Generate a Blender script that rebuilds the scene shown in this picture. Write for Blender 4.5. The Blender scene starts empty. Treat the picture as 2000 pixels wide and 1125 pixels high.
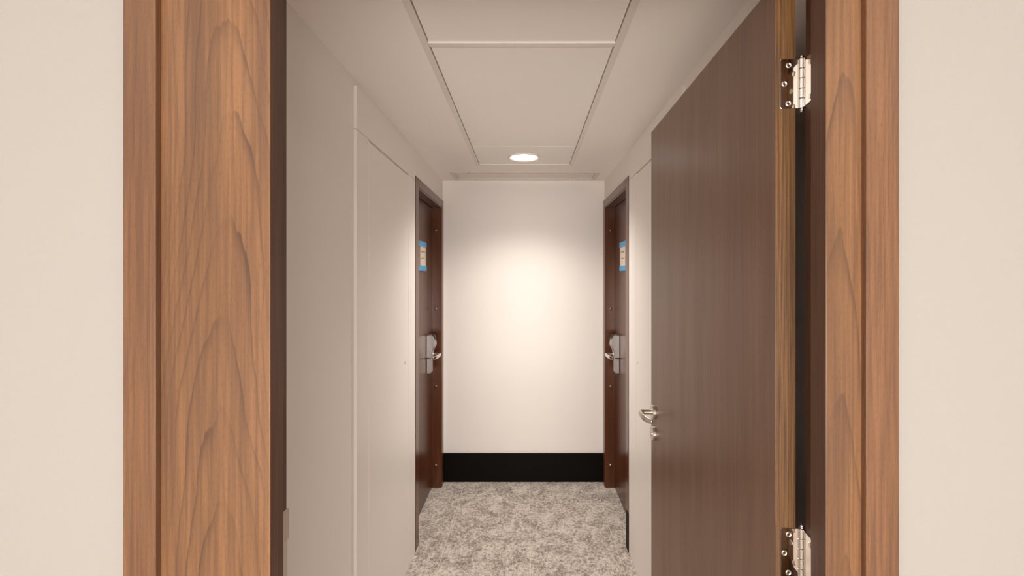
import bpy, bmesh, math
from mathutils import Vector, Matrix

C = bpy.context.scene.collection
SC = bpy.context.scene

# ------------------------------------------------------------------ helpers
def obj(name, bm, mat, parent=None, bevel=0.0, smooth=False, loc=None):
    bmesh.ops.recalc_face_normals(bm, faces=bm.faces[:])
    me = bpy.data.meshes.new(name)
    bm.to_mesh(me); bm.free()
    for m in (mat if isinstance(mat, (list, tuple)) else [mat]):
        me.materials.append(m)
    if smooth:
        for p in me.polygons: p.use_smooth = True
    o = bpy.data.objects.new(name, me)
    C.objects.link(o)
    if parent is not None: o.parent = parent
    if loc is not None: o.location = loc
    if bevel > 0:
        b = o.modifiers.new('bevel', 'BEVEL'); b.width = bevel; b.segments = 2
        b.limit_method = 'ANGLE'; b.angle_limit = math.radians(50)
        b.harden_normals = False
    return o

def tag(o, label=None, cat=None, kind=None, group=None):
    if label: o['label'] = label
    if cat: o['category'] = cat
    if kind: o['kind'] = kind
    if group: o['group'] = group
    return o

def empty(name, loc=(0, 0, 0), rz=0.0):
    o = bpy.data.objects.new(name, None); C.objects.link(o)
    o.location = loc; o.rotation_euler = (0, 0, rz); o.empty_display_size = 0.05
    return o

def NB(): return bmesh.new()

def box(bm, x0, x1, y0, y1, z0, z1):
    if x0 > x1: x0, x1 = x1, x0
    if y0 > y1: y0, y1 = y1, y0
    v = [bm.verts.new(p) for p in ((x0,y0,z0),(x1,y0,z0),(x1,y1,z0),(x0,y1,z0),
                                   (x0,y0,z1),(x1,y0,z1),(x1,y1,z1),(x0,y1,z1))]
    for f in ((0,3,2,1),(4,5,6,7),(0,1,5,4),(1,2,6,5),(2,3,7,6),(3,0,4,7)):
        bm.faces.new([v[i] for i in f])
    return bm

def prism(bm, pts, axis, a, b):
    """extrude a 2D polygon along an axis. pts are the other two coords in xyz order"""
    def P(p, t):
        if axis == 'x': return (t, p[0], p[1])
        if axis == 'y': return (p[0], t, p[1])
        return (p[0], p[1], t)
    lo = [bm.verts.new(P(p, a)) for p in pts]; hi = [bm.verts.new(P(p, b)) for p in pts]
    bm.faces.new(lo); bm.faces.new(hi[::-1])
    n = len(pts)
    for i in range(n):
        bm.faces.new((lo[i], lo[(i+1) % n], hi[(i+1) % n], hi[i]))
    return bm

def slab(us, vs, holes, axis, a, b):
    """solid sheet with rectangular holes, axis = the thickness direction. holes: (i,j) cells left open"""
    bm = NB()
    def P(u, v):
        if axis == 'x': return (a, u, v)
        if axis == 'y': return (u, a, v)
        return (u, v, a)
    g = [[bm.verts.new(P(u, v)) for v in vs] for u in us]
    fs = []
    for i in range(len(us)-1):
        for j in range(len(vs)-1):
            if (i, j) in holes: continue
            fs.append(bm.faces.new((g[i][j], g[i+1][j], g[i+1][j+1], g[i][j+1])))
    for v in [v for v in bm.verts if not v.link_faces]: bm.verts.remove(v)
    r = bmesh.ops.extrude_face_region(bm, geom=fs)
    d = {'x': Vector((b-a, 0, 0)), 'y': Vector((0, b-a, 0)), 'z': Vector((0, 0, b-a))}[axis]
    bmesh.ops.translate(bm, verts=[e for e in r['geom'] if isinstance(e, bmesh.types.BMVert)], vec=d)
    # extrude_face_region keeps the original faces when making a solid of an open sheet only if asked; rebuild caps
    return bm

def lathe(bm, prof, center, axis='x', sgn=1, n=32):
    """prof: list of (along, radius)"""
    rings = []
    for t, r in prof:
        ring = []
        for k in range(n):
            a = 2*math.pi*k/n; c, s = r*math.cos(a), r*math.sin(a)
            if axis == 'x': p = (center[0]+sgn*t, center[1]+c, center[2]+s)
            elif axis == 'y': p = (center[0]+c, center[1]+sgn*t, center[2]+s)
            else: p = (center[0]+c, center[1]+s, center[2]+sgn*t)
            ring.append(bm.verts.new(p))
        rings.append(ring)
    for A, B in zip(rings, rings[1:]):
        for k in range(n):
            bm.faces.new((A[k], A[(k+1) % n], B[(k+1) % n], B[k]))
    bm.faces.new(rings[0][::-1]); bm.faces.new(rings[-1])
    return bm

def sweep(bm, path, radii, n=20):
    """tube with elliptical section. path: points; radii: (r_side, r_up) per point; up is world z"""
    P = [Vector(p) for p in path]
    rings = []
    for i, p in enumerate(P):
        t = (P[min(i+1, len(P)-1)] - P[max(i-1, 0)]).normalized()
        up = Vector((0, 0, 1)); side = t.cross(up).normalized(); up = side.cross(t).normalized()
        rs, ru = radii[i]
        rings.append([bm.verts.new(p + side*rs*math.cos(2*math.pi*k/n) + up*ru*math.sin(2*math.pi*k/n)) for k in range(n)])
    for A, B in zip(rings, rings[1:]):
        for k in range(n):
            bm.faces.new((A[k], A[(k+1) % n], B[(k+1) % n], B[k]))
    bm.faces.new(rings[0][::-1]); bm.faces.new(rings[-1])
    return bm

def smooth_path(pts, rad, sub=6):
    """Catmull-Rom refinement of a path and its radii"""
    out, ro = [], []
    n = len(pts)
    for i in range(n-1):
        p0, p1, p2, p3 = [Vector(pts[max(0, min(n-1, i+k))]) for k in (-1, 0, 1, 2)]
        for s in range(sub):
            t = s/sub
            out.append(0.5*((2*p1)+(-p0+p2)*t+(2*p0-5*p1+4*p2-p3)*t*t+(-p0+3*p1-3*p2+p3)*t**3))
            ro.append(tuple(rad[i][k]*(1-t)+rad[i+1][k]*t for k in (0, 1)))
    out.append(Vector(pts[-1])); ro.append(rad[-1])
    return out, ro

# ------------------------------------------------------------------ materials
def srgb(r, g, b):
    f = lambda c: (c/255/12.92) if c/255 <= 0.04045 else ((c/255+0.055)/1.055)**2.4
    return (f(r), f(g), f(b), 1)

class NT:
    def __init__(s, name):
        s.m = bpy.data.materials.new(name); s.m.use_nodes = True
        s.t = s.m.node_tree; s.n = s.t.nodes; s.l = s.t.links
        s.b = s.n['Principled BSDF']
    def add(s, typ, **kw):
        x = s.n.new(typ)
        for k, v in kw.items(): setattr(x, k, v)
        return x
    def link(s, a, b): s.l.new(a, b)
    def math(s, op, a, b=None, c=None):
        x = s.add('ShaderNodeMath', operation=op)
        for i, v in enumerate((a, b, c)):
            if v is None: continue
            if isinstance(v, (int, float)): x.inputs[i].default_value = v
            else: s.link(v, x.inputs[i])
        return x.outputs[0]
    def coord(s, scale=(1, 1, 1), loc=(0, 0, 0)):
        tc = s.add('ShaderNodeTexCoord'); mp = s.add('ShaderNodeMapping')
        mp.inputs['Scale'].default_value = scale; mp.inputs['Location'].default_value = loc
        s.link(tc.outputs['Object'], mp.inputs['Vector']); return mp.outputs[0]
    def noise(s, vec, scale, detail=3, rough=0.5, dist=0.0):
        x = s.add('ShaderNodeTexNoise'); x.inputs['Scale'].default_value = scale
        x.inputs['Detail'].default_value = detail; x.inputs['Roughness'].default_value = rough
        x.inputs['Distortion'].default_value = dist
        s.link(vec, x.inputs['Vector']); return x.outputs[0]
    def ramp(s, fac, stops):
        x = s.add('ShaderNodeValToRGB'); e = x.color_ramp.elements
        while len(e) < len(stops): e.new(0.5)
        for q, (p, c) in zip(e, stops): q.position = p; q.color = c
        s.link(fac, x.inputs[0]); return x.outputs[0]
    def mix(s, fac, a, b, mode='MIX'):
        x = s.add('ShaderNodeMix', data_type='RGBA', blend_type=mode)
        if isinstance(fac, (int, float)): x.inputs[0].default_value = fac
        else: s.link(fac, x.inputs[0])
        for i, v in ((6, a), (7, b)):
            if isinstance(v, tuple): x.inputs[i].default_value = v
            else: s.link(v, x.inputs[i])
        return x.outputs[2]
    def bump(s, h, strength=0.2, dist=0.001):
        x = s.add('ShaderNodeBump'); x.inputs['Strength'].default_value = strength
        x.inputs['Distance'].default_value = dist
        s.link(h, x.inputs['Height']); s.link(x.outputs[0], s.b.inputs['Normal'])
    def col(s, c):
        if isinstance(c, tuple): s.b.inputs['Base Color'].default_value = c
        else: s.link(c, s.b.inputs['Base Color'])
    def set(s, **kw):
        for k, v in kw.items(): s.b.inputs[k.replace('_', ' ')].default_value = v
        return s

def plain(name, c, rough=0.5, metal=0.0, spec=0.5):
    m = NT(name); m.col(c); m.set(Roughness=rough, Metallic=metal); m.b.inputs['Specular IOR Level'].default_value = spec
    return m.m

def paint(name, c, rough=0.6, grain=350, bump=0.05, blotch=0.03):
    m = NT(name); v = m.coord()
    n = m.noise(v, 1.7, 3)
    dark = tuple(x*(1-blotch) for x in c[:3])+(1,)
    m.col(m.mix(n, c, dark)); m.set(Roughness=rough)
    m.bump(m.noise(v, grain, 3, 0.6), bump, 0.0006)
    return m.m

def wood(name, base, light, dark, xc=0.0, period=0.12, arch=78.0, rough=0.42, line=0.5, fiber=0.35, tilt=0.0, spec=0.5, fs=1.0, coat=0.0):
    """vertical veneer: parabolic cathedral rings + stretched fibres + short pores. horizontal coordinate is x+y."""
    m = NT(name)
    tc = m.add('ShaderNodeTexCoord'); sp = m.add('ShaderNodeSeparateXYZ'); m.link(tc.outputs['Object'], sp.inputs[0])
    h = m.math('ADD', sp.outputs[0], sp.outputs[1]); z = sp.outputs[2]
    cb = m.add('ShaderNodeCombineXYZ'); m.link(h, cb.inputs[0]); m.link(z, cb.inputs[2])
    def st(sx, sz):
        mp = m.add('ShaderNodeMapping'); mp.inputs['Scale'].default_value = (sx, 1, sz)
        m.link(cb.outputs[0], mp.inputs[0]); return mp.outputs[0]
    # slow wander of the plank centre and of the arches
    wander = m.math('MULTIPLY', m.math('SUBTRACT', m.noise(st(1.0, 1.6), 1.0, 2), 0.5), 0.11)
    d = m.math('ADD', m.math('SUBTRACT', h, xc), wander)
    d = m.math('ADD', d, m.math('MULTIPLY', z, tilt))
    q = m.math('MULTIPLY', m.math('MULTIPLY', d, d), arch)
    jitter = m.math('MULTIPLY', m.math('SUBTRACT', m.noise(st(24, 3.0), 1.0, 3, 0.55), 0.5), 0.16)
    vv = m.math('ADD', m.math('ADD', z, q), jitter)
    s = m.math('FRACT', m.math('DIVIDE', vv, period))
    ln = m.math('POWER', s, 8.0)                             # soft rise to a sharp dark line
    edge = m.math('SUBTRACT', 1.0, m.math('POWER', s, 60.0))
    ln = m.math('MULTIPLY', ln, edge)
    brk = m.ramp(m.noise(st(14, 1.6), 1.0, 2), [(0.36, (0.12, 0.12, 0.12, 1)), (0.62, (1, 1, 1, 1))])
    near = m.math('DIVIDE', 1.0, m.math('ADD', 1.0, m.math('MULTIPLY', q, 1.6)))   # rings crowd and fade away from the heart
    ln = m.math('MULTIPLY', m.math('MULTIPLY', ln, near), m.math('MULTIPLY', brk, line))
    broad = m.noise(st(16*fs, 0.9), 1.0, 3, 0.6)
    fine = m.noise(st(150*fs, 3.5), 1.0, 4, 0.65)
    pores = m.noise(st(900, 90), 1.0, 2, 0.6)
    c = m.ramp(broad, [(0.30, base), (0.62, light)])
    c = m.mix(m.math('MULTIPLY', m.ramp(fine, [(0.38, (1,1,1,1)), (0.62, (0,0,0,1))]), fiber), c, dark)
    c = m.mix(ln, c, dark)
    c = m.mix(m.math('MULTIPLY', m.ramp(pores, [(0.34, (1,1,1,1)), (0.46, (0,0,0,1))]), 0.28), c, dark)
    m.col(c); m.set(Roughness=rough); m.b.inputs['Specular IOR Level'].default_value = spec
    if coat: m.b.inputs['Coat Weight'].default_value = coat; m.b.inputs['Coat Roughness'].default_value = 0.12
    m.bump(m.math('ADD', fine, pores), 0.06, 0.0004)
    return m.m

M = {}
M['wall'] = paint('white_wall_paint', (0.86, 0.82, 0.785, 1), 0.55, 300, 0.05)
M['panel'] = paint('white_panel_lacquer', (0.86, 0.82, 0.785, 1), 0.40, 500, 0.02)
M['ceil'] = paint('white_ceiling_paint', (0.90, 0.86, 0.825, 1), 0.7, 400, 0.04)
M['tile'] = paint('ceiling_panel_paint', (0.90, 0.87, 0.835, 1), 0.6, 200, 0.03)
M['trimc'] = paint('ceiling_trim_paint', (0.77, 0.725, 0.68, 1), 0.35, 500, 0.02)
# lobby wall: textured roller finish
def lobby_wall():
    m = NT('textured_cream_wall'); v = m.coord()
    m.col(m.mix(m.noise(v, 1.1, 2), (0.385, 0.364, 0.350, 1), (0.38, 0.367, 0.347, 1))); m.set(Roughness=0.6)
    m.bump(m.noise(v, 160, 4, 0.6), 0.25, 0.0012)
    return m.m
M['lobby'] = lobby_wall()
WB, WL, WD = srgb(112, 79, 53), srgb(142, 101, 66), srgb(70, 49, 38)
M['wood_a'] = wood('walnut_veneer_jamb', WB, WL, WD, xc=-0.548, period=0.165, arch=75, line=1.25, fiber=0.46)
M['wood_b'] = wood('walnut_veneer_casing', srgb(112, 78, 54), srgb(133, 94, 65), WD, xc=-0.60, period=0.19, arch=75, line=1.3, fiber=0.46)
M['wood_d'] = wood('walnut_veneer_right_casing', srgb(112, 78, 54), srgb(133, 94, 65), WD, xc=0.66, period=0.16, arch=75, line=1.2, fiber=0.46)
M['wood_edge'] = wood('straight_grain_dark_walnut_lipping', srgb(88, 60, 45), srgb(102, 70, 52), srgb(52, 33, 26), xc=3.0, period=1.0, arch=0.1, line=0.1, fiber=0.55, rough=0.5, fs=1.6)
M['wood_c'] = wood('walnut_veneer_hinge_jamb', WB, WL, WD, xc=0.495, period=0.27, arch=170, line=1.1, fiber=0.46)
M['leaf'] = wood('dark_walnut_door_veneer', srgb(117, 88, 69), srgb(134, 103, 83), srgb(80, 57, 43), xc=1.1, period=0.3, arch=14, line=0.35, fiber=0.30, rough=0.37, spec=0.4, fs=0.9)
M['leaf_edge'] = wood('fibrous_door_edge_lipping', srgb(108, 74, 38), srgb(130, 90, 48), srgb(62, 40, 18), xc=2.0, period=1.0, arch=0.1, line=0.1, fiber=0.9, rough=0.55, fs=1.8)
M['mahog'] = wood('reddish_mahogany_door_veneer', srgb(76, 39, 18), srgb(92, 50, 24), srgb(42, 19, 7), xc=-1.5, period=0.3, arch=8, line=0.3, fiber=0.3, rough=0.29)
M['mahog_frame'] = wood('reddish_mahogany_frame_veneer', srgb(84, 44, 21), srgb(100, 56, 30), srgb(46, 23, 11), xc=-1.5, period=0.3, arch=8, line=0.3, fiber=0.3, rough=0.25)
M['ventm'] = paint('vent_paint', (0.70, 0.64, 0.585, 1), 0.4, 500, 0.02)
M['black'] = plain('black_satin_baseboard_paint', (0.0035, 0.0025, 0.002, 1), 0.5, spec=0.08)
M['chrome'] = plain('polished_chrome', (0.86, 0.83, 0.80, 1), 0.06, 1.0)
M['nickel'] = plain('satin_nickel', (0.66, 0.60, 0.53, 1), 0.33, 1.0)
M['lock'] = plain('brushed_grey_lock_casting', (0.42, 0.40, 0.385, 1), 0.34, 0.85)
M['lever2'] = plain('bright_brushed_steel', (0.78, 0.75, 0.72, 1), 0.2, 1.0)
M['dark'] = plain('black_plastic', (0.012, 0.011, 0.01, 1), 0.4)
M['bronze'] = plain('dull_bronze_stud', (0.34, 0.28, 0.23, 1), 0.3, 0.8)
M['tape'] = plain('blue_painters_tape', srgb(84, 148, 192), 0.7)
M['sign'] = plain('beige_sign_face', srgb(206, 190, 172), 0.45)
M['ink'] = plain('grey_sign_print', srgb(96, 86, 80), 0.6)
M['screw'] = plain('painted_screw_head', (0.55, 0.47, 0.38, 1), 0.5)
def emit(name, c, s):
    m = NT(name); m.col((0.9, 0.9, 0.9, 1)); m.b.inputs['Emission Color'].default_value = c; m.b.inputs['Emission Strength'].default_value = s
    return m.m
M['glow'] = emit('downlight_diffuser_glow', (1.0, 0.95, 0.9, 1), 9)

def carpet():
    m = NT('mottled_grey_carpet')
    tc = m.add('ShaderNodeTexCoord'); v = tc.outputs['Object']
    def mp(s):
        x = m.add('ShaderNodeMapping'); x.inputs['Scale'].default_value = s; m.link(v, x.inputs[0]); return x.outputs[0]
    big = m.noise(mp((1, 0.8, 1)), 11, 3, 0.6, 0.6)
    mid = m.noise(mp((1, 0.75, 1)), 62, 4, 0.72, 0.5)
    loops = m.noise(mp((1.15, 0.6, 1)), 300, 2, 0.7)
    f = m.math('ADD', m.math('MULTIPLY', big, 0.44), m.math('MULTIPLY', mid, 0.80))
    f = m.math('ADD', f, m.math('MULTIPLY', loops, 0.60))
    f = m.math('DIVIDE', f, 1.84)
    c = m.ramp(f, [(0.40, srgb(120, 111, 103)), (0.475, srgb(156, 146, 138)), (0.525, srgb(200, 191, 182)), (0.60, srgb(218, 210, 201))])
    # tile seams every 0.49 m
    sp = m.add('ShaderNodeSeparateXYZ'); m.link(v, sp.inputs[0])
    def seam(co, off, per, w):
        fr = m.math('FRACT', m.math('DIVIDE', m.math('ADD', co, off), per))
        a = m.math('ABSOLUTE', m.math('SUBTRACT', fr, 0.5))
        return m.math('GREATER_THAN', a, 0.5 - w/per)
    sx = seam(sp.outputs[0], 10*0.4905-0.018, 0.4905, 0.0018)
    c = m.mix(m.math('MULTIPLY', sx, 0.6), c, srgb(222, 212, 200))
    m.col(c); m.set(Roughness=0.95); m.b.inputs['Specular IOR Level'].default_value = 0.15
    m.bump(loops, 0.5, 0.003)
    return m.m
M['carpet'] = carpet()

# ------------------------------------------------------------------ dimensions (metres; the camera stands over the origin)
EYE, F = 1.54, 960.0
H = 2.28                                   # corridor ceiling
XL, XR = -0.641, 0.587                     # corridor walls
PL, PR = -0.629, 0.572                     # riser panelling faces
YB = 3.73                                  # end wall
Y0 = 0.905                                 # corridor side of the partition
LH = 2.46                                  # lobby ceiling
LX, LY = 2.3, -3.0

def struct(name, bm, mat, label, cat, parent=None, **kw):
    return tag(obj(name, bm, mat, parent, **kw), label, cat, 'structure')

# floor
struct('floor', box(NB(), -LX-.1, LX+.1, LY-.1, YB+.12, -0.06, 0), M['carpet'],
       'mottled grey and taupe carpet tiles covering the corridor floor', 'floor')
# corridor walls (with the room door openings)
DO0, DO1, DZ = 2.838, 3.63, 2.078
def side_wall(name, x, sgn, label):
    bm = slab([Y0, DO0, DO1, YB+.0], [0, DZ, H], {(1, 0)}, 'x', x, x+sgn*0.125)
    return struct(name, bm, M['wall'], label, 'wall')
side_wall('wall_left', XL, -1, 'white painted left wall of the corridor around the left room door')
side_wall('wall_right', XR, 1, 'white painted right wall of the corridor behind the open door')
struct('wall_back', box(NB(), XL-.125, XR+.125, YB, YB+.12, 0, H), M['wall'],
       'blank white end wall of the corridor with black baseboard', 'wall')
# partition with the doorway
JL, JR, JT = -0.641, 0.60, 2.20
struct('wall_front', slab([-LX, JL, JR, LX], [0, JT, LH], {(1, 0)}, 'y', 0.835, Y0), M['lobby'],
       'cream textured wall around the walnut doorway', 'wall')
# lobby in front of the doorway
struct('wall_lobby_left', box(NB(), -LX-.1, -LX, LY, 0.905, 0, LH), M['lobby'], 'cream side wall of the lobby, left of the doorway', 'wall')
struct('wall_lobby_right', box(NB(), LX, LX+.1, LY, 0.905, 0, LH), M['lobby'], 'cream side wall of the lobby, right of the doorway', 'wall')
struct('wall_lobby_back', box(NB(), -LX-.1, LX+.1, LY-.1, LY, 0, LH), M['lobby'], 'cream lobby wall opposite the doorway', 'wall')
struct('ceiling_lobby', box(NB(), -LX-.1, LX+.1, LY-.1, 0.905, LH, LH+.08), M['ceil'], 'plain white ceiling of the lobby before the doorway', 'ceiling')
# corridor ceiling with the panel opening and the vent opening
GX0, GX1, GY0, GY1 = -0.330, 0.2965, 0.98, 3.203
VX0, VX1, VY0, VY1 = -0.515, 0.487, 3.455, 3.672
bm = NB()
def cellbox(x0, x1, y0, y1): box(bm, x0, x1, y0, y1, H, H+.10)
bm.free()
xs = [XL-.125, VX0, GX0, GX1, VX1, XR+.125]; ys = [Y0, GY0, GY1, VY0, VY1, YB+.12]
struct('ceiling', slab(xs, ys, {(2, 1), (1, 3), (2, 3), (3, 3)}, 'z', H, H+.08), M['ceil'],
       'white plaster ceiling of the corridor around the inset access panels', 'ceiling')

# ceiling access panels and their trim
TI = 0.020
IX0, IX1, IY1 = GX0+TI, GX1-TI, GY1-0.006
t = empty('trim_1', (GX0, GY1, H)); tag(t, 'thin off-white metal trim around the ceiling access panels', 'trim', 'structure')
def loc_bm(o, bm):
    bmesh.ops.translate(bm, verts=bm.verts[:], vec=-Vector(o.location)); return bm
def part(name, bm, mat, parent, **kw):
    return obj(name, loc_bm(parent, bm), mat, parent, **kw)
def edge_trim(x0, x1, s):
    b = NB()
    # shallow angle: flat flange with a raised inner lip
    prism(b, [(x0, H-.003), (x1, H-.003), (x1, H+.03), (x0, H+.03)], 'y', GY0, GY1)
    return b
part('side_rail', edge_trim(GX0-.003, IX0-.0015, 1), M['trimc'], t, bevel=0.001)
part('side_rail', edge_trim(IX1+.0015, GX1+.003, -1), M['trimc'], t, bevel=0.001)
part('end_rail', box(NB(), IX0, IX1, IY1, GY1+.003, H-.003, H+.03), M['trimc'], t, bevel=0.0008)
part('cross_rail', box(NB(), IX0-.001, IX1+.001, 1.541, 1.567, H-.003, H+.03), M['trimc'], t, bevel=0.001)
for sx in (IX0-.009, IX1+.009):
    part('trim_screw', lathe(NB(), [(0, .0042), (.0012, .0042), (.002, .003)], (sx, GY1-.012, H-.003), 'z', -1, 14), M['screw'], t)
def access_panel(y0, y1, label, dz=0.0):
    o = obj('ceiling_panel', box(NB(), IX0+.0012, IX1-.0012, y0, y1, H+.003+dz, H+.02+dz), M['tile'], bevel=0.0008)
    return tag(o, label, 'ceiling panel', group='ceiling access panels')
access_panel(GY0+.002, 1.5395, 'white ceiling access panel nearest the doorway, cut off by the top of the photo')
access_panel(1.5685, 2.7715, 'largest white ceiling access panel, in the middle of the inset strip')
access_panel(2.7745, IY1-.0025, 'short white ceiling access panel holding the round downlight')

# downlight
DX, DY = -0.019, 3.01
dl = empty('recessed_downlight', (DX, DY, H)); tag(dl, 'round glowing white downlight in the ceiling before the end wall', 'ceiling light')
part('trim_ring', lathe(NB(), [(-.003, .098), (.002, .0985), (.005, .096), (.0062, .092), (.0030, .0840), (-.003, .0803)], (DX, DY, H), 'z', -1, 64), M['trimc'], dl, smooth=False)
part('diffuser', lathe(NB(), [(-.001, .0800), (.0005, .0800), (.0008, .078)], (DX, DY, H), 'z', -1, 64), M['glow'], dl)

# air vent
v = empty('air_vent', (DX, (VY0+VY1)/2, H)); tag(v, 'long off-white slatted ceiling vent close to the end wall', 'vent')
part('vent_frame', slab([VX0-.026, VX0+.004, VX1-.004, VX1+.026], [VY0-.034, VY0+.003, VY1-.003, VY1+.018], {(1, 1)}, 'z', H, H-.004), M['ventm'], v, bevel=0.0008)
part('vent_back', box(NB(), VX0+.001, VX1-.001, VY0+.001, VY1-.001, H+.03, H+.034), M['trimc'], v)
b = NB()
k = 0
y = VY0+.012
while y < VY1-.008:
    prism(b, [(y-.0060, H+.011), (y+.0050, H+.004), (y+.0058, H+.006), (y-.0050, H+.014)], 'x', VX0+.003, VX1-.003)
    y += 0.0138
part('slats', b, M['ventm'], v)
for sx, sy in ((VX0+.105, VY0-.018), (VX0+.135, VY1+.008), (VX1-.15, VY1+.008), (VX1-.06, VY1+.008)):
    part('vent_screw', lathe(NB(), [(0, .0045), (.0015, .0045), (.0025, .003)], (sx, sy, H-.004), 'z', -1, 14), M['bronze'], v)

# baseboard at the end
b = box(NB(), XL+.0005, XR-.0005, YB-.016, YB, 0, 0.216)
box(b, XL, XL+.014, 3.693, YB-.016, 0, 0.216); box(b, XR-.014, XR, 3.693, YB-.016, 0, 0.216)
struct('baseboard_back', b, M['black'], 'tall black baseboard along the corridor end wall', 'baseboard', bevel=0.0015)

# ------------------------------------------------------------------ riser panelling on both sides, with flush doors
def riser(sgn, wall_x, face_x, d0, d1, tname, dname, side, lock_y, key):
    y0, y1, zt, zs = 1.815, 2.762, 2.252, 2.092
    g = 0.0024
    b = NB()
    box(b, wall_x, face_x, y0, d0-g, 0, zs-g*.4)                # near post
    box(b, wall_x, face_x, d1+g, y1, 0, zs-g*.4)                # far post
    box(b, wall_x, face_x, y0, y1, zs+g*.6, zt)                 # fascia above
    struct(tname, b, M['panel'], 'white surround boarding of the flush service door on the %s side' % side, 'panelling', bevel=0.0012)
    d = empty(dname, (wall_x, (d0+d1)/2, 0)); tag(d, 'flush white service door in the %s corridor wall' % side, 'door', 'structure')
    part('door_panel', box(NB(), wall_x+sgn*.001, face_x, d0+g, d1-g, 0.004, zs-.0085), M['panel'], d, bevel=0.001)
    part('budget_lock', lathe(NB(), [(0, .0095), (.0012, .0095), (.0018, .0075)], (face_x, lock_y, 1.105), 'x', sgn, 20), M['trimc'], d)
    part('keyhole', box(NB(), face_x+sgn*.0016, face_x+sgn*.0022, lock_y-.0016, lock_y+.0016, 1.105-key, 1.105+key), M['dark'], d)
riser(1, XL, PL, 1.955, 2.602, 'trim_2', 'door_4', 'left', 2.535, 0.006)
riser(-1, XR, PR, 1.955, 2.583, 'trim_3', 'door_5', 'right', 2.545, 0.003)

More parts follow.
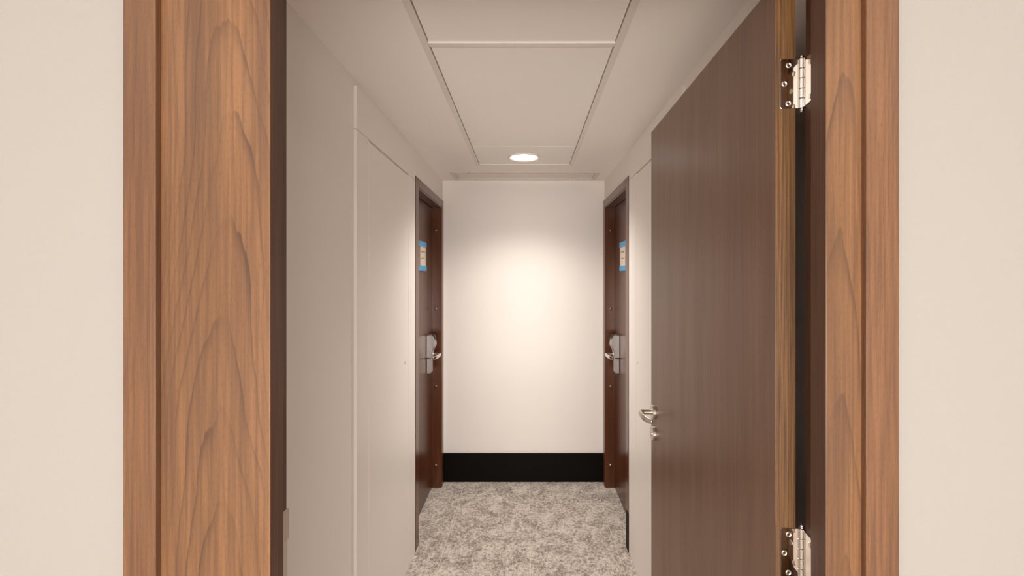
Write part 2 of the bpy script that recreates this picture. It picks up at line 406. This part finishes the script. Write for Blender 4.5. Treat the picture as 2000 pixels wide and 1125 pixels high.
# ------------------------------------------------------------------ mahogany room doors
def room_door(s, arch, plane, tname, dname, side):
    """s = +1: door in the left wall (corridor is towards +x); -1: mirrored"""
    X = lambda tt: arch + s*tt                 # tt > 0 towards the corridor, from the architrave face
    wx = XL if s > 0 else XR
    f = empty(tname, (wx, 3.24, 0)); tag(f, 'reddish brown wooden door frame in the %s corridor wall' % side, 'door frame', 'structure')
    oy0, iy0, iy1, oy1 = 2.765, 2.858, 3.610, 3.690
    zt, zi = 2.118, 2.058
    e = 0.010                                  # lining edge left visible inside the architrave
    m = M['mahog_frame']
    part('architrave', box(NB(), wx, X(0), oy0, iy0-e, 0, zt), m, f, bevel=0.0015)
    part('architrave', box(NB(), wx, X(0), iy1+e, oy1, 0, zt), m, f, bevel=0.0015)
    part('head_architrave', box(NB(), wx, X(0), iy0-e, iy1+e, zi+e, zt), m, f, bevel=0.0015)
    back = wx - s*0.12
    part('side_lining', box(NB(), back, X(-.003), iy0-.019, iy0, 0, zi), m, f, bevel=0.001)
    part('side_lining', box(NB(), back, X(-.003), iy1, iy1+.019, 0, zi), m, f, bevel=0.001)
    part('head_lining', box(NB(), back, X(-.003), iy0-.019, iy1+.019, zi, zi+.019), m, f, bevel=0.001)
    # door stop behind the leaf
    part('door_stop', box(NB(), plane-s*.047, plane-s*.060, iy1-.012, iy1, 0, zi), m, f)
    part('door_stop', box(NB(), plane-s*.047, plane-s*.060, iy0, iy0+.012, 0, zi), m, f)
    for z in (1.892, 1.316, 0.748, 0.169):
        part('stud', lathe(NB(), [(0, .0095), (.004, .0095), (.009, .0072), (.012, .0025)], (plane+s*.030, iy1, z), 'y', -1, 18), M['bronze'], f, smooth=True)
    if s < 0:
        part('plinth_strip', box(NB(), X(0), X(.0025), oy0-.001, oy0+.055, 0, 0.212), M['black'], f)
    d = empty(dname, (plane, iy0, 0)); tag(d, 'glossy reddish brown room door in the %s corridor wall, closed' % side, 'door', 'structure')
    part('door_leaf', box(NB(), plane, plane-s*.045, iy0+.003, iy1-.003, 0.006, zi-.003), M['mahog'], d, bevel=0.0012)
    # card lock: body, lower case, slot, lever
    T = lambda tt: plane + s*tt
    ly0, ly1 = 3.405, 3.490
    prof = [(0, 1.143), (.030, 1.145), (.043, 1.138), (.053, 1.118), (.058, 1.085), (.057, 1.066), (.046, 1.046),
            (.040, 1.030), (.037, 1.010), (.036, .985), (0, .985)]
    b = prism(NB(), [(T(a), z) for a, z in prof], 'y', ly0, ly1)
    lk = part('lock_case', b, M['lock'], d, bevel=0.004)
    prof2 = [(0, .983), (.031, .983), (.031, .885), (.026, .877), (0, .877)]
    obj('lower_case', loc_bm(d, prism(NB(), [(T(a), z) for a, z in prof2], 'y', ly0+.002, ly1-.002)), M['lock'], lk, bevel=0.005)
    obj('card_slot', loc_bm(d, prism(NB(), [(T(.036), 1.1445), (T(.046), 1.1385), (T(.0545), 1.119), (T(.0565), 1.112), (T(.059), 1.118), (T(.050), 1.142), (T(.036), 1.149)], 'y', ly0+.028, ly1-.028)), M['dark'], lk)
    pts = [(T(.030), 3.455, 1.006), (T(.060), 3.455, 1.006), (T(.082), 3.450, 1.007), (T(.092), 3.432, 1.008),
           (T(.092), 3.405, 1.007), (T(.086), 3.375, 1.003), (T(.073), 3.350, .999), (T(.058), 3.334, .997)]
    rd = [(.010, .010), (.009, .009), (.008, .010), (.0065, .0115), (.006, .012), (.006, .012), (.006, .0115), (.0055, .0095)]
    p, r = smooth_path(pts, rd)
    obj('lever', loc_bm(d, sweep(NB(), p, r)), M['lever2'], lk, smooth=True)
    # temporary sign on the door
    q = empty('door_sign', (plane, 3.26, 1.685))
    tag(q, 'small square beige sign held by blue tape on the %s room door' % side, 'sign', group='taped door signs')
    part('sign_plate', box(NB(), T(.0005), T(.010), 3.176, 3.342, 1.602, 1.768), [M['sign']], q, bevel=0.0008)
    b = NB()
    for z, a0, a1 in ((1.715, 3.195, 3.325), (1.712, 3.21, 3.25), (1.672, 3.20, 3.30)):
        box(b, T(.0099), T(.0105), a0, a1, z-.0018, z+.0018)
    part('print_lines', b, M['ink'], q)
    # tape strips wrap over the plate edges onto the door
    for zc, hh in ((1.765, .017), (1.606, .017)):
        b = NB()
        pr = [(T(.0004), 3.150), (T(.0011), 3.150), (T(.0108), 3.1745), (T(.0112), 3.176), (T(.0112), 3.343),
              (T(.0100), 3.368), (T(.0092), 3.368), (T(.0104), 3.342), (T(.0104), 3.1765)]
        prism(b, pr, 'z', zc-hh, zc+hh)
        part('tape_strip', b, M['tape'], q)
room_door(1, -0.627, -0.699, 'trim_4', 'door_2', 'left')
room_door(-1, 0.5705, 0.6425, 'trim_5', 'door_3', 'right')

# ------------------------------------------------------------------ walnut doorway
fr = empty('trim_6', (0, 0.87, 0)); tag(fr, 'walnut frame and casing of the doorway in the foreground', 'door frame', 'structure')
LS, RS, RB = -0.433, 0.5037, 0.0145
YF, YS, YE = 0.829, 0.8735, 0.915
ZS = 2.092
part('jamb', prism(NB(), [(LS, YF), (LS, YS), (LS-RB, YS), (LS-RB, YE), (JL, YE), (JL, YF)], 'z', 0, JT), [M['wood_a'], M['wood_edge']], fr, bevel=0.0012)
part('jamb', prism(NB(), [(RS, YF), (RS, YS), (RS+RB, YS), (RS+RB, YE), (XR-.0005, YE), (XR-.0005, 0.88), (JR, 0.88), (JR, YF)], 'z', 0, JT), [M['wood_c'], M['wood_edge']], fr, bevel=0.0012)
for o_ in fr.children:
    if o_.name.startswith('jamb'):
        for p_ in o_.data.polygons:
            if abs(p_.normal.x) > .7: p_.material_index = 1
part('head_jamb', prism(NB(), [(YF, ZS), (YS, ZS), (YS, ZS+.015), (YE, ZS+.015), (YE, JT), (YF, JT)], 'x', LS-RB, RS+RB), M['wood_a'], fr, bevel=0.0012)
CY = 0.817
part('casing', box(NB(), -0.672, -0.6174, CY, 0.835, 0, 2.245), M['wood_b'], fr, bevel=0.0014)
part('casing', box(NB(), 0.5638, 0.619, CY, 0.835, 0, 2.245), M['wood_d'], fr, bevel=0.0014)
part('head_casing', box(NB(), -0.6174, 0.5638, CY, 0.835, 2.19, 2.245), M['wood_b'], fr, bevel=0.0014)
# strike plate on the latch side
xs_ = LS-RB
sp = part('strike_plate', box(NB(), xs_, xs_+.0014, 0.879, 0.9155, 0.93, 1.112), M['nickel'], fr, bevel=0.0005)
bm = prism(NB(), [(xs_+.001, 0.905), (xs_+.0024, 0.905), (xs_+.0030, 0.918), (xs_-.002, 0.926), (xs_-.003, 0.924), (xs_+.001, 0.917)], 'z', 1.055, 1.108)
obj('strike_lip', loc_bm(fr, bm), M['nickel'], sp, bevel=0.0005)

# ------------------------------------------------------------------ open walnut door
TH, WD_ = 0.0374, 0.957
door = empty('door_1', (0.506, 0.9266, 0), -math.atan(0.0071/0.956))
tag(door, 'tall dark walnut door standing open against the right wall', 'door', 'structure')
obj('door_leaf', box(NB(), -TH, 0, 0.0006, WD_, 0.008, 2.10), M['leaf'], door, bevel=0.0010)
obj('edge_lipping', box(NB(), -TH+.0008, -.0004, 0.0, 0.0012, 0.008, 2.0995), M['leaf_edge'], door)['label'] = 'golden brown fibrous hinge edge of the door'
fx = -TH                                         # face towards the corridor
def rose(z, name, parent):
    o = obj(name, lathe(NB(), [(0, .0262), (.0040, .0262), (.0044, .0254), (.0050, .0254), (.0054, .0262), (.0088, .0262), (.0100, .0250), (.0100, .012)], (fx, 0.911, z), 'x', -1, 48), M['nickel'], parent, smooth=False)
    mo = o.modifiers.new('bevel', 'BEVEL'); mo.width = .0006; mo.segments = 2; mo.limit_method = 'ANGLE'
    return o
ro = rose(1.0400, 'rose', door); ro['label'] = 'round satin nickel handle rose'
pts = [(fx-.008, .911, 1.040), (fx-.030, .911, 1.040), (fx-.046, .9095, 1.0402), (fx-.0535, .900, 1.0405), (fx-.0560, .882, 1.0405),
       (fx-.0565, .850, 1.040), (fx-.0530, .820, 1.0395), (fx-.0450, .798, 1.039), (fx-.0385, .787, 1.0385)]
rd = [(.0092, .0092), (.0090, .0090), (.0088, .0095), (.0075, .0110), (.0062, .0120), (.0052, .0118), (.0048, .0108), (.0045, .0090), (.0036, .0066)]
p, r = smooth_path(pts, rd, 8)
obj('lever', sweep(NB(), p, r, 28), M['nickel'], ro, smooth=True)['label'] = 'curved satin nickel lever'
es = rose(0.9600, 'lock_escutcheon', door); es['label'] = 'round satin nickel lock escutcheon below the lever'
obj('lock_cylinder', lathe(NB(), [(.009, .0085), (.0115, .0085), (.0118, .0075)], (fx, 0.911, .960), 'x', -1, 24), M['chrome'], es)
obj('key_slot', box(NB(), fx-.0118, fx-.0122, .9102, .9118, .954, .966), M['dark'], es)

def screw_face(bm, c, r, axis):
    lathe(bm, [(0, r), (.0006, r), (.0012, r*.8), (.0008, r*.55), (.0002, r*.35)], c, axis, -1, 22)
def hinge(zc, wear):
    z0, z1 = zc-.047, zc+.047
    n, gp = 5, .0006
    seg = (z1-z0)/n
    b = NB(); px, py = 0.0115, -.0005
    for i in range(n):
        a, c = z0+i*seg+gp/2, z0+(i+1)*seg-gp/2
        lathe(b, [(a, .0077), (a+.0006, .0083), (c-.0006, .0083), (c, .0077)], (px, py, 0), 'z', 1, 32)
    for z, s in ((z1, 1), (z0, -1)):
        lathe(b, [(0, .0050), (.0012, .0060), (.0020, .0042), (.0035, .0052), (.0055, .0050), (.0074, .0028), (.0080, .0008)], (px, py, z), 'z', s, 24)
    hg = obj('hinge', b, M['chrome'], door)
    hg['label'] = 'polished chrome butt hinge'
    mo = hg.modifiers.new('bevel', 'BEVEL'); mo.width = .0003; mo.limit_method = 'ANGLE'
    for p_ in hg.data.polygons: p_.use_smooth = True
    hg.data.set_sharp_from_angle(angle=math.radians(35))
    # leaf on the door edge
    b = NB(); x0, x1 = -TH+.0068, .006
    c = .003
    prism(b, [(x0, z0+c), (x0+c, z0), (x1, z0+.001), (x1, z1-.001), (x0+c, z1), (x0, z1-c)], 'y', -.0022, 0.0004)
    pl = obj('door_plate', b, M['chrome'], hg, bevel=0.0006)
    # routed recess around the plate
    b = NB(); prism(b, [(-TH+.0004, z0-.0018), (x0-.0004, z0-.0018), (x0-.0004, z1+.0018), (-TH+.0004, z1+.0018)], 'y', -.0004, 0.0002)
    obj('packing_strip', b, M['leaf_edge'], hg)
    for dx, dz in ((.0165, .035), (.0085, 0.0), (.0160, -.037)):
        b = NB(); screw_face(b, (x0+dx, -.0022, zc+dz), .0050, 'y')
        obj('screw', b, M['nickel'], hg)
        b = NB(); q = .0022
        box(b, x0+dx-q, x0+dx+q, -.0034, -.0026, zc+dz-.0005, zc+dz+.0005); box(b, x0+dx-.0005, x0+dx+.0005, -.0034, -.0026, zc+dz-q, zc+dz+q)
        obj('screw_slot', b, M['dark'], hg)
    # leaf on the jamb rebate, shaped ends
    b = NB(); jx = 0.518-0.506
    y0 = 0.875-0.9266
    prism(b, [(y0, z0+.018), (y0+.022, z0+.004), (-.004, z0+.001), (-.004, z1-.001), (y0+.022, z1-.004), (y0, z1-.010)], 'x', jx-.0016, jx+.0002)
    obj('jamb_plate', b, M['chrome'], hg, bevel=0.0004)
    for dy, dz in ((-.030, .030), (-.040, 0), (-.030, -.034)):
        b = NB(); lathe(b, [(0, .005), (.0008, .005), (.0016, .0035)], (jx-.0016, dy, zc+dz), 'x', -1, 20)
        obj('screw', b, M['nickel'], hg)
hinge(1.9056, 0)
hinge(1.0230, 1)

# ------------------------------------------------------------------ lights
def spot(name, loc, energy, ang, blend, radius, col):
    l = bpy.data.lights.new(name, 'SPOT'); l.energy = energy; l.spot_size = math.radians(ang); l.spot_blend = blend
    l.shadow_soft_size = radius; l.color = col
    o = bpy.data.objects.new(name, l); C.objects.link(o); o.location = loc
    return o
def area(name, loc, energy, size, col, rot=(0, 0, 0), sy=None, spread=180):
    l = bpy.data.lights.new(name, 'AREA'); l.energy = energy; l.size = size; l.color = col
    if sy: l.shape = 'RECTANGLE'; l.size_y = sy
    l.spread = math.radians(spread)
    o = bpy.data.objects.new(name, l); C.objects.link(o); o.location = loc; o.rotation_euler = rot
    return o
WARM = (1.0, 0.93, 0.86)
spot('downlight_lamp_core', (DX, DY, H-.025), 46, 84, 1.0, 0.07, WARM)
spot('downlight_lamp_wide', (DX, DY, H-.025), 9, 150, 1.0, 0.07, WARM)
spot('downlight_lamp', (DX, DY, H-.03), 55, 134, 0.85, 0.06, WARM)
area('lobby_lamp_left', (-1.1, -0.7, LH-.03), 7, 0.9, WARM)
area('lobby_lamp_right', (1.1, -0.7, LH-.03), 7, 0.9, WARM)
# added soft fill opposite the doorway, no window there; brightens doorway and corridor
area('lobby_fill_light', (0, LY+.06, 0.85), 205, 2.4, WARM, (math.radians(97), 0, 0), 1.4)
w = bpy.data.worlds.new('World'); SC.world = w; w.use_nodes = True
w.node_tree.nodes['Background'].inputs[0].default_value = (1, 0.95, 0.9, 1)
w.node_tree.nodes['Background'].inputs[1].default_value = 0.02

# ------------------------------------------------------------------ camera
cam = bpy.data.cameras.new('camera'); co = bpy.data.objects.new('camera', cam); C.objects.link(co)
co.location = (0, 0, EYE); co.rotation_euler = (math.pi/2, 0, 0)
cam.sensor_width = 36; cam.lens = 36*F/2000
cam.shift_x = (1000-1029.5)/2000; cam.shift_y = -(562.5-543.5)/2000
cam.clip_start = 0.02
SC.camera = co

SC.view_settings.view_transform = 'Standard'; SC.view_settings.look = 'None'
SC.view_settings.exposure = 0.0; SC.view_settings.gamma = 1.0; SC.view_settings.use_curve_mapping = False
SC.cycles.max_bounces = 12; SC.cycles.diffuse_bounces = 7; SC.cycles.glossy_bounces = 6
SC.cycles.use_denoising = True
